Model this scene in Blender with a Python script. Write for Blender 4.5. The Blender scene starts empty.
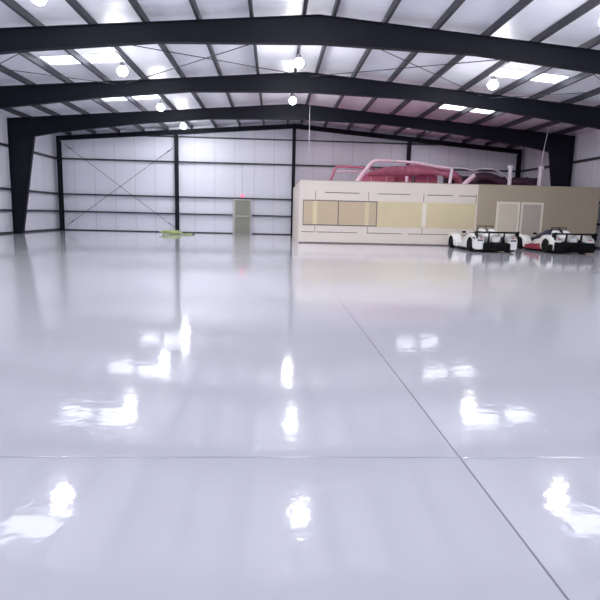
import bpy, bmesh, math, random
from mathutils import Vector, Matrix
random.seed(4)
SC = bpy.context.scene
COL = SC.collection

# ------------------------------------------------------------------ camera
F_PX, YAW, PITCH, ROLL = 546.19, 0.0510, 0.1551, 0.0238
CAM = Vector((-1.168, 0.0, 1.288))
fw = Vector((math.sin(YAW)*math.cos(PITCH), math.cos(YAW)*math.cos(PITCH), -math.sin(PITCH)))
r0 = Vector((math.cos(YAW), -math.sin(YAW), 0)); u0 = r0.cross(fw)
rt = r0*math.cos(ROLL) + u0*math.sin(ROLL)
up = -r0*math.sin(ROLL) + u0*math.cos(ROLL)
cd = bpy.data.cameras.new('camera'); cam = bpy.data.objects.new('camera', cd); COL.objects.link(cam)
cd.sensor_fit = 'HORIZONTAL'; cd.sensor_width = 36.0; cd.lens = F_PX/600*36.0
cd.clip_start = 0.05; cd.clip_end = 300
cam.matrix_world = Matrix(((rt.x, up.x, -fw.x, CAM.x), (rt.y, up.y, -fw.y, CAM.y), (rt.z, up.z, -fw.z, CAM.z), (0, 0, 0, 1)))
SC.camera = cam

# ------------------------------------------------------------------ world, exposure
w = bpy.data.worlds.new('daylight'); SC.world = w; w.use_nodes = True
bg = w.node_tree.nodes['Background']
bg.inputs[0].default_value = (0.84, 0.87, 1.0, 1); bg.inputs[1].default_value = 1.2
SC.view_settings.view_transform = 'Standard'; SC.view_settings.look = 'None'
SC.view_settings.gamma = 1.0; SC.view_settings.use_curve_mapping = False
SC.view_settings.exposure = 0.58
LAMP_W = 290.0
SHADE_W = 17.0
SKY_W = 2.7

# ------------------------------------------------------------------ materials
def nodes(name):
    m = bpy.data.materials.new(name); m.use_nodes = True
    nt = m.node_tree; return m, nt, nt.nodes['Principled BSDF']

def mat(name, col, rough=0.5, metal=0.0, bump=0.0, bscale=20.0, var=0.0, vscale=3.0, bvec=(1, 1, 1), **kw):
    m, nt, b = nodes(name)
    b.inputs['Base Color'].default_value = (*col, 1); b.inputs['Roughness'].default_value = rough
    b.inputs['Metallic'].default_value = metal
    for k, v in kw.items(): b.inputs[k.replace('_', ' ')].default_value = v
    tc = nt.nodes.new('ShaderNodeTexCoord'); mp = nt.nodes.new('ShaderNodeMapping')
    nt.links.new(tc.outputs['Object'], mp.inputs[0]); mp.inputs['Scale'].default_value = bvec
    if var:
        n = nt.nodes.new('ShaderNodeTexNoise'); n.inputs['Scale'].default_value = vscale; n.inputs['Detail'].default_value = 4
        nt.links.new(mp.outputs[0], n.inputs[0])
        mx = nt.nodes.new('ShaderNodeMixRGB'); mx.inputs[1].default_value = (*[c*(1-var) for c in col], 1)
        mx.inputs[2].default_value = (*[min(1, c*(1+var)) for c in col], 1)
        nt.links.new(n.outputs[0], mx.inputs[0]); nt.links.new(mx.outputs[0], b.inputs['Base Color'])
    if bump:
        n = nt.nodes.new('ShaderNodeTexNoise'); n.inputs['Scale'].default_value = bscale; n.inputs['Detail'].default_value = 3
        nt.links.new(mp.outputs[0], n.inputs[0])
        bp = nt.nodes.new('ShaderNodeBump'); bp.inputs['Strength'].default_value = bump; bp.inputs['Distance'].default_value = 0.02
        nt.links.new(n.outputs[0], bp.inputs['Height']); nt.links.new(bp.outputs[0], b.inputs['Normal'])
    return m

def emit(name, col, s):
    m, nt, b = nodes(name)
    b.inputs['Base Color'].default_value = (*col, 1)
    b.inputs['Emission Color'].default_value = (*col, 1); b.inputs['Emission Strength'].default_value = s
    return m

M = {}
M['floor'] = mat('glossy_epoxy', (0.61, 0.61, 0.665), 0.055, var=0.05, vscale=0.5, bump=0.06, bscale=9.0)
M['joint'] = mat('joint_filler', (0.20, 0.20, 0.24), 0.4, bump=.1)
M['joint_faint'] = mat('hairline_joint', (0.46, 0.46, 0.52), 0.2, bump=.1)
M['facing'] = mat('white_vinyl_facing', (0.89, 0.90, 0.985), 0.45, bump=1.0, bscale=3.0, var=0.04, vscale=1.2, bvec=(0.5, 3, 1))
M['wallfacing'] = mat('white_wall_facing', (0.82, 0.83, 0.93), 0.45, bump=0.5, bscale=1.6, var=0.05, vscale=1.0, bvec=(2, 2, .5))
M['steel'] = mat('navy_black_steel', (0.004, 0.005, 0.012), 0.6, bump=0.1, bscale=8, Specular_IOR_Level=.25)
M['purlin'] = mat('grey_primed_steel', (0.040, 0.040, 0.055), 0.5, metal=0.0, bump=0.1, bscale=8)
M['girt'] = mat('dark_girt_steel', (0.03, 0.03, 0.045), 0.5, bump=0.1, bscale=8)
M['offwhite'] = mat('off_white_board', (0.80, 0.72, 0.65), 0.6, bump=.2, var=.03, vscale=2)  # off-white tone of the office wall's left section
M['beige'] = mat('beige_board', (0.45, 0.375, 0.28), 0.6, bump=.2, var=.04, vscale=1.5)  # darker beige tone of the right section and top cap
M['cream'] = mat('cream_board', (0.72, 0.62, 0.40), 0.6, bump=.2, var=.08, vscale=1.5)
M['paper'] = mat('tan_masking_paper', (0.60, 0.48, 0.33), 0.6, bump=.2, var=.10, vscale=1.5)
M['seam'] = mat('dark_seam_line', (0.16, 0.13, 0.13), 0.8, bump=.1)  # dark colour of board seams, window outline and base strip
M['trimwhite'] = mat('white_door_frame', (0.85, 0.80, 0.68), 0.5, bump=.1)
M['doorcream'] = mat('cream_white_door', (0.70, 0.63, 0.50), 0.5, bump=.1, var=.06, vscale=1)
M['doorgrey'] = mat('taupe_door_leaf', (0.52, 0.46, 0.40), 0.5, bump=.1, var=.05, vscale=1)
M['backdoor'] = mat('grey_green_door', (0.30, 0.30, 0.25), 0.5, bump=.1, var=.08, vscale=2)
M['backframe'] = mat('pale_door_frame', (0.55, 0.55, 0.52), 0.5, bump=.1)
M['pink'] = mat('pink_fibreglass', (0.66, 0.20, 0.31), 0.9, bump=.9, bscale=14, var=.15, vscale=5)
M['pinkduct'] = mat('pink_duct_wrap', (0.42, 0.13, 0.20), 0.6, bump=.6, bscale=10, var=.15, vscale=4)
M['palepink'] = mat('pale_pink_wrap', (0.80, 0.60, 0.68), 0.5, bump=.5, bscale=8, var=.05)
M['darkduct'] = mat('dark_plum_duct', (0.06, 0.03, 0.05), 0.5, bump=.4, bscale=6, var=.2)
M['whitepipe'] = mat('white_pipe', (0.82, 0.78, 0.84), 0.4, bump=.1)
M['galv'] = mat('galvanised', (0.55, 0.56, 0.60), 0.35, metal=.7, bump=.1)
M['lampshell'] = mat('lamp_housing', (0.35, 0.35, 0.38), 0.4, metal=.6, bump=.05)
M['globe'] = emit('lamp_lens', (0.98, 0.97, 0.98), LAMP_W)
M['shade'] = emit('lamp_shade_glow', (0.97, 0.97, 1.0), SHADE_W)
M['skylight'] = emit('skylight_sheet', (0.88, 0.93, 1.0), SKY_W)
M['skycurb'] = mat('skylight_edge', (.7, .7, .75), .4, bump=.1)
M['exit'] = emit('exit_red', (1.0, 0.12, 0.2), 1.3)
M['cable'] = mat('dark_wire_rope', (0.05, 0.05, 0.06), 0.5, metal=.3, bump=.1)
M['greycable'] = mat('pale_cord', (0.5, 0.5, 0.55), 0.5, bump=.1)
M['carwhite'] = mat('white_bodywork', (0.86, 0.86, 0.84), 0.25, bump=.02, Coat_Weight=.5)
M['carblack'] = mat('black_bodywork', (0.004, 0.004, 0.005), 0.6, bump=.05, Specular_IOR_Level=.2)
M['carnavy'] = mat('navy_bodywork', (0.012, 0.012, 0.05), 0.3, bump=.02, Coat_Weight=.4)
M['carred'] = mat('crimson_bodywork', (0.30, 0.02, 0.05), 0.35, bump=.02)
M['caraccent'] = mat('slate_stripe', (0.08, 0.08, 0.12), 0.4, bump=.02)
M['tyre'] = mat('tyre_rubber', (0.006, 0.006, 0.006), 0.9, bump=.3, bscale=30, Specular_IOR_Level=.2)
M['rim'] = mat('dark_alloy', (0.05, 0.05, 0.055), 0.4, metal=.6, bump=.05)
M['taillight'] = mat('red_lens', (0.5, 0.02, 0.02), 0.2, bump=.02)
M['screen'] = mat('smoked_screen', (0.03, 0.03, 0.05), 0.1, bump=.01)
M['hose'] = mat('yellow_green_hose', (0.48, 0.54, 0.24), 0.5, bump=.2, bscale=20, var=.2)
M['darkrag'] = mat('dark_hose_end', (0.07, 0.08, 0.06), 0.7, bump=.3)

# wall facing with vertical stitched seams: seams added in object space
def add_seams(m, axis, step):
    nt = m.node_tree; b = nt.nodes['Principled BSDF']
    tc = nt.nodes.new('ShaderNodeTexCoord'); sp = nt.nodes.new('ShaderNodeSeparateXYZ')
    nt.links.new(tc.outputs['Object'], sp.inputs[0])
    d = nt.nodes.new('ShaderNodeMath'); d.operation = 'DIVIDE'; d.inputs[1].default_value = step
    nt.links.new(sp.outputs[axis], d.inputs[0])
    f = nt.nodes.new('ShaderNodeMath'); f.operation = 'FRACT'; nt.links.new(d.outputs[0], f.inputs[0])
    g = nt.nodes.new('ShaderNodeMath'); g.operation = 'LESS_THAN'; g.inputs[1].default_value = 0.04
    nt.links.new(f.outputs[0], g.inputs[0])
    old = b.inputs['Base Color'].links[0].from_socket
    mx = nt.nodes.new('ShaderNodeMixRGB'); mx.inputs[2].default_value = (0.70, 0.69, 0.78, 1)
    nt.links.new(g.outputs[0], mx.inputs[0]); nt.links.new(old, mx.inputs[1]); nt.links.new(mx.outputs[0], b.inputs['Base Color'])
add_seams(M['wallfacing'], 0, 1.22)

# ------------------------------------------------------------------ mesh helpers
def box(bm, x0, x1, y0, y1, z0, z1):
    vs = [bm.verts.new(p) for p in ((x0, y0, z0), (x1, y0, z0), (x1, y1, z0), (x0, y1, z0), (x0, y0, z1), (x1, y0, z1), (x1, y1, z1), (x0, y1, z1))]
    for f in ((3, 2, 1, 0), (4, 5, 6, 7), (0, 1, 5, 4), (1, 2, 6, 5), (2, 3, 7, 6), (3, 0, 4, 7)):
        bm.faces.new([vs[i] for i in f])

def prism(bm, poly, y0, y1, ax='y'):
    """poly = list of (a, z) outline extruded along an axis"""
    def P(a, z, t): return (a, t, z) if ax == 'y' else (t, a, z)
    A = [bm.verts.new(P(a, z, y0)) for a, z in poly]; B = [bm.verts.new(P(a, z, y1)) for a, z in poly]
    n = len(poly)
    bm.faces.new(A); bm.faces.new(B[::-1])
    for i in range(n):
        bm.faces.new((A[i], B[i], B[(i+1) % n], A[(i+1) % n]))

def smoothpath(pts, n=6):
    P = [Vector(p) for p in pts]
    if len(P) < 3: return P
    out = []
    Q = [P[0]*2-P[1]] + P + [P[-1]*2-P[-2]]
    for i in range(1, len(Q)-2):
        a, b, c, d = Q[i-1:i+3]
        for k in range(n):
            t = k/n
            out.append(0.5*((2*b) + (c-a)*t + (2*a-5*b+4*c-d)*t*t + (3*b-a-3*c+d)*t**3))
    out.append(P[-1]); return out

def tube(bm, pts, r, seg=10, smooth=True, ribs=0.0):
    P = smoothpath(pts) if smooth else [Vector(p) for p in pts]
    if ribs:
        Q = []
        for a, b in zip(P, P[1:]):
            k = max(1, int((b-a).length/0.05))
            Q += [a.lerp(b, j/k) for j in range(k)]
        P = Q + [P[-1]]
    rings = []
    n = None
    for i, p in enumerate(P):
        t = (P[min(i+1, len(P)-1)]-P[max(i-1, 0)]).normalized()
        if n is None:
            n = t.orthogonal().normalized()
        n = (n - t*n.dot(t)).normalized(); b = t.cross(n)
        rr = (r if not callable(r) else r(i/(len(P)-1))) * (1 + (ribs if i % 2 else -ribs))
        rings.append([bm.verts.new(p + (n*math.cos(2*math.pi*k/seg)+b*math.sin(2*math.pi*k/seg))*rr) for k in range(seg)])
    for A, B in zip(rings, rings[1:]):
        for k in range(seg):
            bm.faces.new((A[k], A[(k+1) % seg], B[(k+1) % seg], B[k]))
    bm.faces.new(rings[0][::-1]); bm.faces.new(rings[-1])

def loft(bm, secs, n=20, e=3.2):
    """secs: (y, xc, halfwidth, zbottom, ztop)"""
    rings = []
    for (y, xc, hw, zb, zt) in secs:
        ring = []
        for k in range(n):
            a = 2*math.pi*k/n; c, s = math.cos(a), math.sin(a)
            x = math.copysign(abs(c)**(2/e), c)*hw; z = math.copysign(abs(s)**(2/e), s)*(zt-zb)/2
            ring.append(bm.verts.new((xc+x, y, (zt+zb)/2+z)))
        rings.append(ring)
    for A, B in zip(rings, rings[1:]):
        for k in range(n):
            bm.faces.new((A[k], A[(k+1) % n], B[(k+1) % n], B[k]))
    bm.faces.new(rings[0][::-1]); bm.faces.new(rings[-1])

def lathe(bm, prof, c, seg=24, axis='z'):
    """prof (r, h)"""
    rings = []
    for r, h in prof:
        if r < 1e-5: r = 1e-4
        ring = []
        for k in range(seg):
            a = 2*math.pi*k/seg
            if axis == 'z': p = (c[0]+r*math.cos(a), c[1]+r*math.sin(a), c[2]+h)
            else: p = (c[0]+h, c[1]+r*math.cos(a), c[2]+r*math.sin(a))
            ring.append(bm.verts.new(p))
        rings.append(ring)
    for A, B in zip(rings, rings[1:]):
        for k in range(seg):
            bm.faces.new((A[k], A[(k+1) % seg], B[(k+1) % seg], B[k]))
    bm.faces.new(rings[0][::-1]); bm.faces.new(rings[-1])

def obj(name, bm, m, parent=None, smooth=False, loc=None):
    bmesh.ops.recalc_face_normals(bm, faces=bm.faces)
    me = bpy.data.meshes.new(name); bm.to_mesh(me); bm.free()
    me.materials.append(m)
    if smooth:
        for p in me.polygons: p.use_smooth = True
        try: me.set_sharp_from_angle(angle=math.radians(42))
        except Exception: pass
    o = bpy.data.objects.new(name, me); COL.objects.link(o)
    if parent:
        o.parent = parent
    elif loc: o.location = loc
    return o

def boxes(name, lst, m, parent):
    out = []
    for b_ in lst:
        b2 = bmesh.new(); box(b2, *b_); out.append(obj(name, b2, m, parent))
    return out

def tag(o, label, cat, group=None, kind=None):
    o['label'] = label; o['category'] = cat
    if group: o['group'] = group
    if kind: o['kind'] = kind
    return o

def struct(name, bm, m, parent=None, smooth=False):
    o = obj(name, bm, m, parent, smooth)
    if parent is None: o['kind'] = 'structure'
    return o

def thing(name, label, cat, loc=(0, 0, 0), group=None):
    o = bpy.data.objects.new(name, None); COL.objects.link(o)
    o.location = loc; o.empty_display_size = .2
    return tag(o, label, cat, group)

def new(): return bmesh.new()

# ------------------------------------------------------------------ dimensions
W = 14.264; YB = 34.642; BAY = 6.167; HE = 5.617; HR = 6.748
YF = -3.4                                   # open front of the hangar
WO = W + 0.20                               # wall sheets stand outside the girts
YW = YB + 0.22
PUR = 0.20                                  # purlin depth
def top(x): return HR - (HR-HE)*abs(x)/W
FRAMES = [YB-(4-k)*BAY for k in (-1, 0, 1, 2, 3)]
BAYC = [y + BAY/2 for y in FRAMES]

# ------------------------------------------------------------------ setting
bm = new(); box(bm, -WO-.3, WO+.3, YF, YW+.3, -0.2, 0)
floor = struct('floor', bm, M['floor'])
bm = new(); box(bm, -0.139, -0.131, YF+.05, 9.5, 0.0005, 0.002)
obj('floor_joint', bm, M['joint'], floor)
bm = new(); box(bm, -WO, WO, 2.757, 2.769, 0.0005, 0.002)
obj('floor_joint', bm, M['joint_faint'], floor)

bm = new()
n = 24
sk = [(-8.95, -6.15), (6.15, 8.95)]
zt = PUR+.004
prism(bm, [(-WO-.1, top(WO+.1)+zt), (0, HR+zt), (WO+.1, top(WO+.1)+zt), (WO+.1, top(WO+.1)+zt+.1), (0, HR+zt+.1), (-WO-.1, top(WO+.1)+zt+.1)], YF, YW+.1)
struct('ceiling', bm, M['facing'])

for s, nm in ((-1, 'wall_left'), (1, 'wall_right')):
    bm = new(); xs = sorted((s*WO, s*(WO+.1)))
    box(bm, xs[0], xs[1], YF, YW, 0, top(WO+.1)+zt)
    o = struct(nm, bm, mat(nm+'_facing', (0.82, 0.82, 0.92), .45, bump=.5, bscale=1.6, var=.05, vscale=1.0, bvec=(2, 2, .5)))
    add_seams(o.data.materials[0], 1, 1.22)
bm = new()
zz = zt
prism(bm, [(-WO, 0), (WO, 0), (WO, top(WO)+zz), (0, HR+zz), (-WO, top(WO)+zz)], YW, YW+.1)
struct('wall_back', bm, M['wallfacing'])
for s, nm in ((-1, 'baseboard_left'), (1, 'baseboard_right')):
    bm = new(); xs = sorted((s*WO, s*(WO-.03))); box(bm, xs[0], xs[1], YF, YW, 0, 0.09)
    struct(nm, bm, M['girt'])
bm = new(); box(bm, -WO+.03, -3.75, YW-.03, YW, 0, 0.06); box(bm, -2.52, -.1, YW-.03, YW, 0, 0.06)
struct('baseboard_back', bm, M['girt'])

# ------------------------------------------------------------------ rigid frames
BOT = [(0, 6.0), (4.5, 5.87), (8.0, 5.53), (11.8, 5.02), (13.05, 4.78)]
FT, WT = 0.22, 0.02                          # flange width, web half thickness
def plate_strip(bm, pts, y0, y1, t, up=1):
    """flat plate following the 2-D polyline (x, z), thickness t"""
    for (a, b) in zip(pts, pts[1:]):
        n_ = Vector((-(b[1]-a[1]), b[0]-a[0])).normalized()*t*up
        prism(bm, [a, b, (b[0]+n_.x, b[1]+n_.y), (a[0]+n_.x, a[1]+n_.y)], y0, y1)
flabels = ['navy-black steel portal frame nearest the open front, ahead of all the visible arches',
           'navy-black steel portal frame between the open front frame and the nearest visible arch',
           'nearest visible navy-black steel portal frame, spanning the top of the photo',
           'middle navy-black steel portal frame, second arch from the camera',
           'farthest navy-black steel portal frame with tapered column standing by the left wall']
def rafter(parent, y, s):
    bm = new()
    prism(bm, [(0, HR-.02)] + [(s*x, z+.015) for x, z in BOT] + [(s*(W-.03), 4.795), (s*(W-.03), HE-.02)], y-WT, y+WT)
    plate_strip(bm, [(0, HR-.025), (s*W, HE-.025)], y-FT/2, y+FT/2, .025, s)
    plate_strip(bm, [(s*x, z) for x, z in BOT], y-FT/2, y+FT/2, .025, s)
    return obj('rafter', bm, M['steel'], parent)
def column(parent, y, s):
    bm = new()
    xi, xo = 13.05, W
    prism(bm, [(s*(xo-.03), 0), (s*(xo-.03), 4.76), (s*(xi+.005), 4.76), (s*13.84, 0)], y-WT, y+WT)
    plate_strip(bm, [(s*13.84, 0), (s*xi, 4.80)], y-FT/2, y+FT/2, .03, s)
    box(bm, *sorted((s*xo, s*(xo-.03))), y-FT/2, y+FT/2, 0, HE)
    prism(bm, [(s*xi, 4.76), (s*xo, 4.76), (s*xo, 4.79), (s*xi, 4.79)], y-FT/2, y+FT/2)
    o = obj('column', bm, M['steel'], parent)
    b2 = new(); box(b2, *sorted((s*13.76, s*14.27)), y-.17, y+.17, 0, .025)
    obj('base_plate', b2, M['steel'], o)
    return o
for i, y in enumerate(FRAMES):
    t = thing('steel_frame', flabels[i], 'steel frame', (0, 0, 0), 'portal frames across the hangar')
    for s in (-1, 1):
        rafter(t, y, s); column(t, y, s)

# end frame at the back wall
def ibeam(bm, x, y, z0, z1, d=.30, b=.20, t=.018):
    """upright I-section, web along y"""
    box(bm, x-b/2, x+b/2, y-d/2, y-d/2+t, z0, z1); box(bm, x-b/2, x+b/2, y+d/2-t, y+d/2, z0, z1)
    box(bm, x-t/2, x+t/2, y-d/2+t, y+d/2-t, z0, z1)
t = thing('end_rafter', 'thin dark steel beam following the roof pitch along the top of the back wall', 'beam')
for s in (-1, 1):
    bm = new()
    y = YB-.17
    prism(bm, [(0, HR-.02), (s*W, HE-.02), (s*W, HE-.28), (0, HR-.28)], y-WT, y+WT)
    plate_strip(bm, [(0, HR-.02), (s*W, HE-.02)], y-.09, y+.09, .018, -s)
    plate_strip(bm, [(0, HR-.28), (s*W, HE-.28)], y-.09, y+.09, .018, s)
    obj('beam_half', bm, M['steel'], t)
cl = {-14.12: 'dark steel column in the far left corner of the back wall',
      -7.13: 'dark steel back-wall column between the left corner and the exit door, hose heap at its foot',
      0.0: 'dark steel back-wall column at the left end of the low office box',
      7.13: 'dark steel back-wall column rising behind the pink ducts on the office',
      14.12: 'dark steel column in the far right corner behind the office'}
for x, lb in cl.items():
    t = thing('wall_column', lb, 'column', (x, YB-.17, 0), 'upright columns of the back wall')
    bm = new(); ibeam(bm, 0, 0, 0, top(x)-.29)
    obj('shaft', bm, M['steel'], t)
    bm = new(); box(bm, -.14, .14, -.18, .18, 0, .02)
    obj('base_plate', bm, M['steel'], t)

# ------------------------------------------------------------------ roof purlins (C sections)
ordn = ['first', 'second', 'third', 'fourth', 'fifth', 'sixth', 'seventh', 'eighth', 'ninth', 'tenth']
PX = [0.37 + 1.455*k for k in range(10)]
for k, x in enumerate(PX):
    for s in (-1, 1):
        z = top(x)
        t_, wd, lip = .012, .085, .025
        prof = [(0, 0), (s*wd, -0.0793*wd), (s*wd, lip-0.0793*wd), (s*(wd-t_), lip-.0793*wd), (s*(wd-t_), t_-.0793*wd), (s*t_, t_),
                (s*t_, PUR-t_), (s*(wd-t_), PUR-t_-.0793*wd), (s*(wd-t_), PUR-lip-.0793*wd), (s*wd, PUR-lip-.0793*wd), (s*wd, PUR-.0793*wd), (0, PUR)]
        bm = new(); prism(bm, [(s*x+a, z+b) for a, b in prof], YF+.02, YW-.02)
        o = obj('roof_purlin', bm, M['purlin'])
        side = 'left' if s < 0 else 'right'
        tag(o, f'long grey steel roof purlin running front to back, {ordn[k]} one {side} of the ridge', 'purlin', 'roof purlins under the white ceiling')

# ------------------------------------------------------------------ wall girts
def girt_prof(s):  # (depth, z) C-section
    t_, d, h = .012, .19, .10
    return d, h
GZ = [1.16, 2.20, 4.31, 5.80]
gl = ['waist-high', 'door-head-high', 'upper', 'topmost']
for z, nm in zip(GZ, gl):
    xe = min(WO-.01, (HR+.05-z)/((HR-HE)/W)) if z > HE-.2 else WO-.01
    if z > 5.5: xe = 9.0
    bm = new()
    h = .042 if z < 5 else .032
    def seg(x0, x1):
        box(bm, x0, x1, YB+.01, YB+.025, z-h, z+h)
        box(bm, x0, x1, YB+.025, YW-.005, z+h-.012, z+h); box(bm, x0, x1, YB+.025, YW-.005, z-h, z-h+.012)
    if z < 2:
        seg(-xe, -3.74); seg(-2.53, xe)
    else: seg(-xe, xe)
    tag(obj('wall_girt', bm, M['girt']), f'{nm} dark horizontal steel girt running along the back wall', 'girt', 'horizontal girts of the back wall')
for s, side in ((-1, 'left'), (1, 'right')):
    for z, nm in zip(GZ[:3], gl[:3]):
        h = .05; bm = new()
        def bx(a, b, z0, z1): box(bm, *sorted((s*a, s*b)), YF+.05, YB-.05, z0, z1)
        bx(W+.012, W+.027, z-h, z+h); bx(W+.027, WO-.005, z+h-.012, z+h); bx(W+.027, WO-.005, z-h, z-h+.012)
        tag(obj('wall_girt', bm, M['girt']), f'{nm} dark horizontal steel girt running along the {side} wall', 'girt', f'horizontal girts of the {side} wall')

# ------------------------------------------------------------------ brace rods
def rod(p, q, label, grp, r=.014, m='cable'):
    bm = new(); tube(bm, [p, q], r, 6, smooth=False)
    for a, b in ((p, q), (q, p)):            # turnbuckle sleeve near each end
        d = (Vector(b)-Vector(a)).normalized(); tube(bm, [Vector(a)+d*.25, Vector(a)+d*.45], r*2.2, 8, smooth=False)
    tag(obj('brace_rod', bm, M[m], None, True), label, 'brace rod', grp)
yb = YB-.02
rod((-13.7, YB-.35, 5.1), (-7.3, YB-.35, .35), 'thin brace cable on back wall falling from the left corner top towards the hose heap', 'cross bracing of the back wall')
rod((-13.7, YB-.32, .35), (-7.3, YB-.32, 5.1), 'thin brace cable on back wall rising from the left corner foot to the right', 'cross bracing of the back wall')
ya, yb2 = FRAMES[2]+.15, FRAMES[3]-.15
spans = [(-13.8, -7.13, 'far left'), (-7.13, 0, 'left-of-ridge'), (0, 7.13, 'right-of-ridge'), (7.13, 13.8, 'far right')]
for a, b, nm in spans:
    a, b = a+.15, b-.15
    za, zb = top(a)-.13, top(b)-.13
    if nm.startswith('far'): za -= .0
    rod((a, ya, za), (b, yb2, zb), f'thin roof brace rod in the {nm} bay, running right as it goes away', 'roof cross bracing between the two nearest arches')
    rod((a, yb2, za-.035), (b, ya, zb-.035), f'thin roof brace rod in the {nm} bay, running left as it goes away', 'roof cross bracing between the two nearest arches')

# ------------------------------------------------------------------ skylights
for i, yc in enumerate(BAYC):
    for s, side in ((-1, 'left'), (1, 'right')):
        yy = yc + .68 - (1.1 if i == 1 else 0)
        t = thing('skylight', f'bright translucent skylight strip on the {side} roof slope ' +
                  ['behind the camera', 'right above the nearest floor', 'between the nearest and middle arches', 'between the middle and farthest arches', 'between the farthest arch and back wall'][i],
                  'skylight', (0, 0, 0), 'translucent skylight strips in the roof')
        for a, b in ((6.30, 7.60), (7.75, 8.98)):
            bm = new(); d = -.006
            prism(bm, [(s*a, top(a)+PUR+d), (s*b, top(b)+PUR+d), (s*b, top(b)+PUR+d+.004), (s*a, top(a)+PUR+d+.004)], yy-.5, yy+.5)
            obj('sheet', bm, M['skylight'], t)
            for y0, y1 in ((yy-.54, yy-.5), (yy+.5, yy+.54)):
                bm = new(); prism(bm, [(s*a, top(a)+PUR-.02), (s*b, top(b)+PUR-.02), (s*b, top(b)+PUR), (s*a, top(a)+PUR)], y0, y1)
                obj('edge_strip', bm, M['skycurb'], t)

# ------------------------------------------------------------------ high-bay lamps
def lamp(label, loc):
    t = thing('high_bay_light', label, 'light', loc, 'high-bay lamps hanging from the roof')
    bm = new(); lathe(bm, [(.0, .24), (.07, .24), (.085, .22), (.085, .13), (0.0, .12)], (0, 0, 0), 24)
    obj('housing', bm, M['lampshell'], t, True)
    bm = new(); lathe(bm, [(0, .118), (.09, .118), (.14, .06), (.185, -.03), (0, -.031)], (0, 0, 0), 16)
    obj('translucent_shade', bm, M['shade'], t, True)
    bm = new(); lathe(bm, [(.145, -.032), (.15, -.07), (.12, -.13), (.07, -.165), (0, -.18)], (0, 0, 0), 16)
    obj('lens', bm, M['globe'], t, True)
    bm = new(); tube(bm, [(0, 0, .235), (0, 0, top(loc[0])-loc[2]+.004)], .015, 8, False)
    obj('hanger', bm, M['lampshell'], t, True)
    return t
bayname = ['behind the camera', 'above the nearest floor', 'between the nearest and middle arches', 'between the middle and farthest arches']
for i in (0, 1, 2, 3):
    yc = BAYC[i]
    for x, nm in ((-6.23, 'left'), (-.41, 'ridge'), (6.23, 'right')):
        if nm == 'right' and i == 3: continue
        z = top(x)-.41
        yy = yc
        if i == 1: yy, z = yc-.35, z-.10
        lamp(f'glowing high-bay lamp of the {nm} row, {bayname[i]}', (x, yy, z))

lamp('added high-bay lamp beyond the farthest arch, brightening the back wall', (-6.23, BAYC[4], top(6.23)-.26))  # extra lamp, added to give the back wall more light

# ------------------------------------------------------------------ exit door in the back wall
DY = YB+.02
d = thing('door_1', 'grey-green exit door with pale frame in the back wall', 'door', (-3.13, DY, 0)); d['kind'] = 'structure'
bm = new(); box(bm, -.47, .47, .03, .08, 0.01, 2.08); obj('door_leaf', bm, M['backdoor'], d)
bm = new()
box(bm, -.60, -.47, -.03, .12, 0, 2.14); box(bm, .47, .53, -.03, .12, 0, 2.14); box(bm, -.47, .47, -.03, .12, 2.08, 2.14)
obj('door_frame', bm, M['backframe'], d)
bm = new(); box(bm, -.40, .40, -.04, -.01, 1.07, 1.14); box(bm, -.40, -.34, -.01, .03, 1.06, 1.15); box(bm, .34, .40, -.01, .03, 1.06, 1.15)
obj('push_bar', bm, M['backframe'], d)
boxes('louvre', [(-.36, .36, .018, .03, z-.05, z+.03) for z in (1.35, 1.55, 1.75, 1.95)], M['backdoor'], d)
t = thing('exit_sign', 'small glowing pink-red exit sign fixed above the grey-green door', 'sign', (-3.13, YB-.02, 2.36))
bm = new(); box(bm, -.14, .14, -.03, .03, -.10, .10); obj('housing', bm, M['whitepipe'], t)
bm = new(); box(bm, -.12, .12, -.036, -.03, -.08, .08); obj('face', bm, M['exit'], t)
bm = new(); tube(bm, [(-3.13, YB-.02, 2.47), (-3.13, YB-.02, 4.26)], .014, 8, False)
tag(obj('conduit', bm, M['galv'], None, True), 'thin upright conduit rising from the exit sign to the upper girt', 'conduit')

# ------------------------------------------------------------------ hose heap at the column foot
bm = new()
pts = []
for k in range(64):
    a = k*.42; r = .30 + .10*math.sin(k*.7)
    pts.append((r*1.6*math.cos(a)-.15, r*math.sin(a)*1.1, .04+.0028*k+.02*math.sin(k*1.3)))
pts += [(.55, .1, .04), (.75, .35, .035), (.95, .5, .035)]
tube(bm, pts, .033, 8)
t = thing('hose_heap', 'yellow-green hose heaped on the floor at the foot of a back-wall column', 'hose', (-6.85, 31.6, 0))
obj('hose_coil', bm, M['hose'], t, True)
bm = new(); tube(bm, [(.5, .3, .05), (.8, .7, .06), (1.0, 1.2, .05)], .045, 8)
obj('hose_tail', bm, M['darkrag'], t, True)

# ------------------------------------------------------------------ office box
OY = 25.40; OX0 = 0.0; OX1 = 14.1; OH = 2.84; OYB = 34.2
off = thing('office_box', 'long low flat-roofed office box, off-white left half and beige right half', 'building', (0, 0, 0))
SX = 8.3
bm = new(); box(bm, OX0, SX, OY, OY+.12, 0, OH); box(bm, OX0, OX0+.12, OY+.12, OYB, 0, OH)
obj('off_white_wall', bm, M['offwhite'], off)['label'] = 'off-white wall section'
bm = new(); box(bm, SX, OX1, OY, OY+.12, 0, OH); box(bm, OX1-.12, OX1, OY+.12, 28.10, 0, OH); box(bm, 12.7, OX1-.12, 27.98, 28.10, 0, OH); box(bm, 12.7, 12.82, 28.10, OYB, 0, OH)
obj('beige_wall', bm, M['beige'], off)['label'] = 'beige wall section'
bm = new(); prism(bm, [(OX0+.12, 0), (OX1-.12, 0), (OX1-.12, 2.46), (12.7, 2.46), (12.7, OYB-OY-.12), (OX0+.12, OYB-OY-.12)], 0, .2, 'y')
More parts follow.
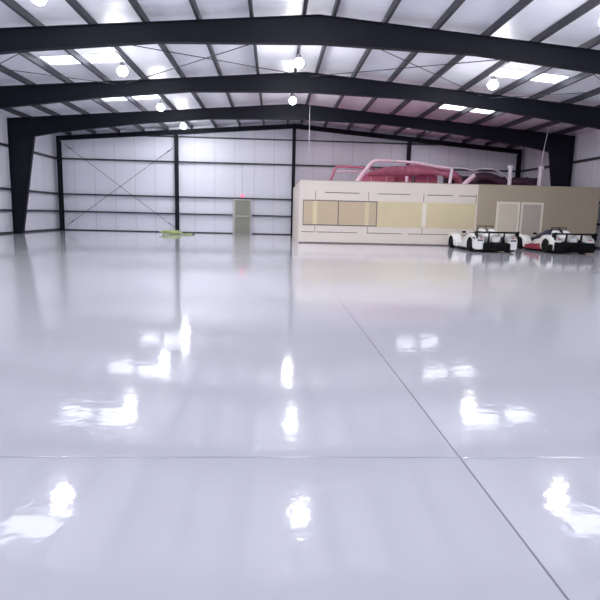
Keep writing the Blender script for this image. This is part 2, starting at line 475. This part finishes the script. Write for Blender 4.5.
bmesh.ops.transform(bm, verts=bm.verts, matrix=Matrix(((1, 0, 0, 0), (0, 0, 1, OY+.12), (0, 1, 0, OH-.17), (0, 0, 0, 1))))
obj('roof_deck', bm, M['pink'], off)['label'] = 'pink insulation laid over the roof deck'
# window with two papered panes
wn = obj('window_frame', (lambda b: (box(b, .16, 3.60, OY-.03, OY-.005, 1.93, 1.97), box(b, .16, 3.60, OY-.03, OY-.005, .82, .86),
      box(b, .16, .19, OY-.03, OY-.005, .86, 1.93), box(b, 1.78, 1.82, OY-.03, OY-.005, .86, 1.93), box(b, 3.56, 3.60, OY-.03, OY-.005, .86, 1.93), b)[-1])(new()), M['seam'], off)
for a, b in ((.19, 1.78), (1.82, 3.56)):
    bm = new(); box(bm, a, b, OY-.018, OY-.004, .86, 1.93); obj('covered_pane', bm, M['paper'], wn)
bm = new(); box(bm, 3.60, 8.22, OY-.014, OY-.001, .80, 1.98)
obj('cream_panel', bm, M['cream'], off)['label'] = 'cream yellow unpainted board band'
for x0, x1 in ((.62, .82), (3.02, 3.22), (5.7, 5.9), ):
    bm = new(); box(bm, x0, x1, OY-.024, OY-.019, .86, 1.93)
    obj('tape_strip', bm, M['cream'] if x0 < 3.5 else M['trimwhite'], off)
# board seams: upper and lower dashes, verticals
sy0, sy1 = OY-.006, OY-.001
def sbox(x0, x1, z0, z1): boxes('board_seam', [(x0, x1, sy0, sy1, z0, z1)], M['seam'], off)
for x0, x1 in ((1.15, 2.75), (3.6, 5.1), (5.9, 7.1), (7.4, 8.2)): sbox(x0, x1, 2.30, 2.335)
for x0, x1 in ((.1, .7), (.8, 2.7), (3.15, 4.8), (5.1, 8.2)): sbox(x0, x1, .50, .53)
for x in (.73, 3.18, 5.75, 8.22):
    sbox(x-.012, x+.012, 2.0, 2.38); sbox(x-.012, x+.012, .53, .80)
bm = new(); box(bm, OX0-.01, 8.25, OY-.02, OY-.001, 0, .05)
obj('base_strip', bm, M['seam'], off)
bm = new(); box(bm, OX0-.02, OX1, OY-.02, OY+.14, OH, OH+.03); box(bm, OX0-.02, OX0+.14, OY+.14, OYB, OH, OH+.03)
obj('top_cap', bm, M['beige'], off)
# two doors
for (a, b, mm, lb) in ((9.30, 10.22, 'doorcream', 'cream door leaf'), (10.46, 11.34, 'doorgrey', 'taupe door leaf')):
    fr = new()
    box(fr, a-.09, a, OY-.05, OY-.002, 0, 2.10); box(fr, b, b+.09, OY-.05, OY-.002, 0, 2.10); box(fr, a, b, OY-.05, OY-.002, 2.01, 2.10)
    fo = obj('door_frame', fr, M['trimwhite'], off)
    bm = new(); box(bm, a, b, OY-.03, OY-.003, .01, 2.01)
    lf = obj('door', bm, M[mm], off); lf['label'] = lb
    bm = new(); lathe(bm, [(.0, 0), (.03, 0), (.035, .02), (.02, .03), (.0, .035)], (0, 0, 0), 12, 'x')
    bmesh.ops.rotate(bm, verts=bm.verts, cent=(0, 0, 0), matrix=Matrix.Rotation(-math.pi/2, 3, 'Z'))
    bmesh.ops.translate(bm, verts=bm.verts, vec=(b-.08, OY-.03, 1.0))
    obj('door_knob', bm, M['galv'], lf, True)

# ------------------------------------------------------------------ ducts and pipes on the office roof
RZ = OH+.03
def pipe(name, label, cat, pts, r, m, group=None, ribs=0.0, collars=()):
    base = Vector(pts[0]); t = thing(name, label, cat, base, group)
    bm = new(); tube(bm, [Vector(p)-base for p in pts], r, 12, True, ribs)
    obj('tube_body', bm, M[m], t, True)
    for p, q in collars:
        bm = new(); tube(bm, [Vector(p)-base, Vector(q)-base], (r if not callable(r) else r(.5))*1.18, 14, False)
        obj('collar', bm, M['galv'], t, True)
    return t
G1 = 'bent pipes and ducts lying on the office roof'
pipe('roof_pipe', 'thin pink-brown bent pipe at the left end of the office roof', 'pipe',
     [(1.52, 27.4, RZ), (1.66, 27.4, 3.15), (1.85, 27.4, 3.60), (2.1, 27.4, 3.67), (3.0, 27.4, 3.65), (3.8, 27.5, 3.60)], .06, 'pinkduct', G1, 0, [((1.50, 27.4, RZ), (1.53, 27.4, RZ+.08))])
pipe('roof_pipe', 'second thin pale pink pipe lying low between the two bent pipes', 'pipe',
     [(1.9, 27.9, 3.45), (2.6, 27.9, 3.50), (3.4, 27.9, 3.42), (4.1, 27.9, 3.5), (4.7, 28.0, 3.62)], .045, 'palepink', G1)
pipe('roof_duct', 'thick pale bent duct rising from the office roof and running right', 'duct',
     [(2.85, 27.2, RZ), (3.10, 27.2, 3.25), (3.45, 27.2, 3.72), (3.75, 27.2, 3.97), (4.3, 27.2, 3.99), (5.1, 27.2, 3.96), (5.8, 27.2, 3.92), (6.7, 27.3, 3.80), (7.5, 27.3, 3.72)], lambda u: .125-.055*min(1, u*1.8), 'palepink', G1, 0,
     [((2.84, 27.2, RZ), (2.88, 27.2, RZ+.12)), ((4.6, 27.2, 3.985), (4.72, 27.2, 3.98))])
pipe('flexible_duct', 'fat crimson-pink ribbed flexible duct lying behind the pale bent duct', 'duct',
     [(3.5, 27.8, 3.36), (4.1, 27.8, 3.48), (4.8, 27.8, 3.55), (5.6, 27.8, 3.55), (6.4, 27.9, 3.60), (7.2, 27.85, 3.50), (8.0, 27.8, 3.35)], lambda u: .06+.20*math.sin(math.pi*min(1, u*1.15+.02))**.7 if u < .85 else .16, 'pinkduct', G1, .06)
pipe('flexible_duct', 'crimson-pink ribbed duct farther right, curving down to the office roof', 'duct',
     [(5.6, 28.5, 3.75), (6.4, 28.5, 3.80), (7.2, 28.5, 3.75), (7.9, 28.5, 3.60), (8.35, 28.6, 3.3), (8.5, 28.7, RZ+.15)], .19, 'pinkduct', G1, .06)
for i, (x, y, h, r, lb) in enumerate([(5.40, 27.45, .42, .09, 'short pale stub pipe left of centre among the pink ducts'), (5.74, 27.45, .44, .10, 'short dark stub pipe beside the pale stub, under the pink duct'),
        (7.55, 27.4, .88, .09, 'tall slightly leaning pale pipe behind the white race car'), (10.63, 27.5, .95, .12, 'white vertical vent pipe on the office roof above the twin doors'), (12.15, 27.5, .95, .12, 'white vent pipe at the right end of office roof, wire running up from it')]):
    t = thing('vent_pipe', lb, 'pipe', (x, y, RZ), 'upright vent pipes on the office roof')
    lean = .08 if i == 2 else (.04 if i == 4 else 0)
    bm = new(); tube(bm, [(0, 0, .012), (lean, 0, h)], r*.85, 14, False)
    obj('stack', bm, M['darkduct'] if i == 1 else (M['whitepipe'] if i != 0 else M['palepink']), t, True)
    bm = new(); lathe(bm, [(r*1.6, 0), (r*1.6, .02), (r, .10), (r*.9, .10)], (0, 0, 0), 16)
    obj('flashing', bm, M['galv'], t, True)
    if i > 2:
        bm = new(); lathe(bm, [(r*.9, 0), (r*1.25, .01), (r*1.25, .12), (r*.6, .16), (0.001, .17)], (lean, 0, h), 16)
        obj('vent_cap', bm, M['whitepipe'], t, True)
pipe('roof_duct', 'slanting pale duct end just right of the leaning pale pipe', 'duct', [(8.15, 27.3, RZ), (8.45, 27.3, 3.15), (8.75, 27.35, 3.42)], .11, 'palepink', G1)
pipe('roof_cable', 'pale thin cable looping over the dark duct run on the office roof', 'cable',
     [(7.65, 27.3, 3.76), (8.1, 27.3, 3.75), (8.7, 27.3, 3.66), (9.1, 27.3, 3.76), (9.6, 27.3, 3.74), (10.1, 27.3, 3.58), (10.5, 27.35, 3.25)], .022, 'whitepipe')
pipe('flexible_duct', 'dark plum flexible duct humped over the office roof above the twin doors', 'duct',
     [(9.0, 28.5, 3.12), (9.4, 28.5, 3.42), (9.9, 28.5, 3.45), (10.3, 28.5, 3.35), (10.8, 28.5, 3.2), (11.7, 28.5, 3.25), (12.3, 28.5, 3.12)], .22, 'darkduct', G1, .05)
t = thing('duct_box', 'long low dark plum duct box lying behind the white vent pipes', 'duct', (10.2, 29.3, RZ))
bm = new(); box(bm, -2.3, 2.6, -.35, .35, 0, .62); bmesh.ops.bevel(bm, geom=list(bm.edges), offset=.03, segments=2, affect='EDGES'); obj('casing', bm, M['darkduct'], t)
boxes('flange', [(x-.03, x+.03, -.39, .39, .0, .66) for x in (-1.6, -.4, .8, 2.0)], M['darkduct'], t)
for i, (x, y, h, wd) in enumerate([(4.2, 28.9, .62, 1.6), (6.3, 29.3, .70, 2.2)]):
    t = thing('insulation_batt', ['bundle of pink insulation on the office roof, left of the two', 'larger bundle of pink insulation on the office roof, right of the two'][i], 'insulation', (x, y, RZ), 'pink insulation bundles on the office roof')
    bm = new(); box(bm, -wd/2, wd/2, -.4, .4, 0, h)
    bmesh.ops.bevel(bm, geom=list(bm.edges), offset=.12, segments=4, affect='EDGES')
    obj('batt', bm, M['pink'], t, True)
    boxes('strap', [(xx-.02, xx+.02, -.41, .41, .0, h+.01) for xx in (-wd*.25, wd*.25)], M['palepink'], t)
# guy wire and hanging cord
bm = new(); tube(bm, [(12.19, 27.5, RZ+1.125), (12.26, 27.5, 4.9), (12.40, 27.5, top(12.4)+.02)], .016, 6)
tag(obj('guy_wire', bm, M['whitepipe'], None, True), 'thin pale wire rising from the right-end vent pipe up to the roof', 'wire')
bm = new(); tube(bm, [(.50, 27.5, 6.85), (.49, 27.5, 5.6), (.52, 27.5, 4.1)], .012, 6)
tag(obj('hanging_cord', bm, M['greycable'], None, True), 'thin pale cord hanging from the roof above the left end of the office', 'cord')

# ------------------------------------------------------------------ race cars
def race_car(label, loc, dark):
    t = thing('race_car', label, 'car', loc, 'low open-wheel-arch race cars parked nose-in at the office')
    top_m = M['carwhite']
    bm = new(); prism(bm, [(-.80, .05), (.80, .05), (.80, .09), (-.80, .09)], .1, 3.3)
    obj('underfloor', bm, M['carblack'], t)
    bm = new(); prism(bm, [(-.62, .05), (.62, .05), (.62, .08), (-.62, .08)], 3.3, 3.95)
    obj('front_splitter', bm, M['carblack'], t)
    # central tub and nose
    bm = new()
    loft(bm, [(.05, 0, .16, .40, .62), (.35, 0, .24, .32, .72), (.9, 0, .30, .12, .80), (1.25, 0, .33, .1, .80), (1.45, 0, .40, .1, .60), (2.1, 0, .40, .1, .56), (2.6, 0, .34, .1, .54), (3.2, 0, .26, .1, .42), (3.7, 0, .20, .1, .30), (3.95, 0, .10, .12, .20)])
    obj('tub', bm, top_m, t, True)
    for s in (-1, 1):
        bm = new()
        loft(bm, [(-.02, s*.66, .15, .12, .58), (.05, s*.66, .19, .10, .64), (.26, s*.66, .20, .11, .69), (.34, s*.66, .20, .44, .71), (.62, s*.66, .20, .57, .73), (.92, s*.66, .20, .46, .70), (1.0, s*.66, .20, .12, .66), (1.3, s*.66, .19, .1, .54), (1.7, s*.64, .16, .1, .40)], 20, 4.5)
        obj('rear_fender', bm, top_m, t, True)
        bm = new()
        loft(bm, [(2.35, s*.66, .14, .1, .34), (2.62, s*.66, .18, .1, .52), (2.70, s*.66, .19, .42, .60), (3.0, s*.66, .19, .555, .66), (3.28, s*.66, .19, .42, .60), (3.36, s*.66, .18, .1, .56), (3.6, s*.64, .17, .1, .40), (3.85, s*.60, .12, .1, .20)], 20, 4.5)
        obj('front_fender', bm, top_m, t, True)
        bm = new(); loft(bm, [(1.3, s*.58, .20, .1, .40), (1.7, s*.60, .19, .1, .36), (2.2, s*.60, .17, .1, .30), (2.6, s*.58, .13, .1, .22)], 16, 4)
        obj('side_pod', bm, M['carred'] if dark else top_m, t, True)
        if dark:
            bm = new()
            prism(bm, [(1.02, .11), (1.02, .36), (1.5, .32), (2.4, .24), (2.4, .11)], s*.80, s*.865, 'x')
            obj('side_skirt', bm, M['carred'], t)
            bm = new(); prism(bm, [(-.02, .12), (-.02, .36), (.25, .36), (.25, .12)], s*.855, s*.868, 'x')
            obj('corner_panel', bm, M['carblack'], t)
        else:
            bm = new(); prism(bm, [(.02, .50), (.26, .54), (.26, .60), (.02, .57)], s*.84, s*.862, 'x')
            obj('stripe', bm, M['caraccent'], t)
            bm = new(); box(bm, s*.66-.11, s*.66+.11, -.035, -.015, .44, .50); obj('tail_vent', bm, M['caraccent'], t)
        bm = new(); box(bm, s*.62-.05, s*.62+.05, -.035, -.01, .54, .58); obj('tail_light', bm, M['taillight'], t)
        for yy, r, wd in ((.63, .285, .26), (3.0, .27, .22)):
            bm = new(); c = (s*.75, yy, r)
            h = wd/2
            lathe(bm, [(.15, -h), (r-.03, -h), (r, -h+.03), (r, h-.03), (r-.03, h), (.15, h)], (s*(.86-h), yy, r), 28, 'x')
            ty = obj('wheel', bm, M['tyre'], t, True)
            bm = new(); lathe(bm, [(0, -h*.6), (.155, -h*.9), (.165, h*.9), (.14, h*.95), (.05, h*.6), (0, h*.6)] if s > 0 else [(0, -h*.6), (.05, -h*.6), (.14, -h*.95), (.165, -h*.9), (.155, h*.9), (0, h*.6)], (s*(.86-h), yy, r), 20, 'x')
            obj('rim', bm, M['rim'], ty, True)
    # black tail with diffuser strakes
    bm = new(); wt = .54 if not dark else .80; th = .35 if not dark else .44
    prism(bm, [(-.06, .07), (-.06, th), (.08, th+.03), (.5, th+.03), (.6, .07), (.1, .055)], -wt, wt, 'x')
    df = obj('diffuser', bm, M['carblack'], t)
    boxes('strake', [(x-.008, x+.008, -.14, .2, .06, .30) for x in (-.4, -.2, 0, .2, .4)], M['carblack'], df)
    # cockpit
    bm = new(); loft(bm, [(1.32, 0, .30, .50, .63), (1.5, 0, .34, .5, .63), (2.0, 0, .32, .5, .60), (2.2, 0, .2, .5, .585)], 20, 4)
    obj('cockpit_opening', bm, M['carblack'], t, True)
    bm = new(); loft(bm, [(2.02, 0, .34, .52, .66), (2.2, 0, .32, .52, .72), (2.22, 0, .31, .52, .70), (2.55, 0, .22, .50, .56)], 18, 3)
    obj('windscreen', bm, M['screen'], t, True)
    if dark:
        bm = new(); loft(bm, [(1.05, 0, .20, .60, .82), (1.3, 0, .36, .55, .96), (1.8, 0, .38, .5, .93), (2.3, 0, .36, .48, .78), (2.8, 0, .28, .42, .56)], 20, 2.6)
        obj('canopy', bm, M['carnavy'], t, True)
        bm = new(); prism(bm, [(2.35, .32), (3.3, .32), (3.3, .50), (2.35, .58)], -.30, .30, 'x'); obj('bonnet_panel', bm, M['carnavy'], t)
    # roll hoop
    bm = new(); hz = 1.0
    tube(bm, [(-.31, 1.25, .58), (-.31, 1.25, hz), (.31, 1.25, hz), (.31, 1.25, .58)], .022, 8, False)
    rh = obj('roll_hoop', bm, M['carblack'], t, True)
    bm = new(); tube(bm, [(.0, 1.25, hz), (.0, .8, .70)], .016, 8, False)
    obj('hoop_stay', bm, M['carblack'], rh, True)
    for s in (-1, 1):
        bm = new(); loft(bm, [(.65, s*.2, .05, .70, .76), (.95, s*.2, .12, .66, .90), (1.2, s*.2, .12, .66, .90)], 16, 2.6)
        obj('headrest_fairing', bm, top_m, t, True)
        bm = new(); tube(bm, [(s*.36, 2.2, .6), (s*.52, 2.2, .73)], .010, 6, False); mst = obj('mirror_stalk', bm, M['carblack'], t)
        bm = new(); loft(bm, [(2.16, s*.55, .08, .68, .77), (2.24, s*.55, .06, .69, .76)], 12, 3)
        obj('mirror', bm, M['carblack'], t, True)
    # rear wing
    bm = new(); wz = .76
    sec = [(-.12, wz+.05), (-.08, wz+.055), (.06, wz+.02), (.17, wz-.005), (.17, wz-.02), (.04, wz-.012), (-.06, wz+.02)]
    prism(bm, sec, -.80, .80, 'x')
    wg = obj('rear_wing', bm, M['carblack'], t)
    for s in (-1, 1):
        bm = new(); prism(bm, [(-.16, wz+.08), (.2, wz+.04), (.2, wz-.20), (-.10, wz-.24)], s*.80, s*.812, 'x')
        obj('endplate', bm, M['carblack'], wg)
        bm = new(); prism(bm, [(-.02, wz+.01), (.09, wz-.01), (.16, .34), (.02, .34)], s*.30-.01, s*.30+.01, 'x')
        obj('wing_strut', bm, M['carblack'], wg)
    return t
race_car('white low race car with black tail and rear wing, parked left of the other', (7.50, 20.95, 0), False)
race_car('white race car with navy canopy, crimson side and black tail, parked at right', (10.62, 21.0, 0), True)
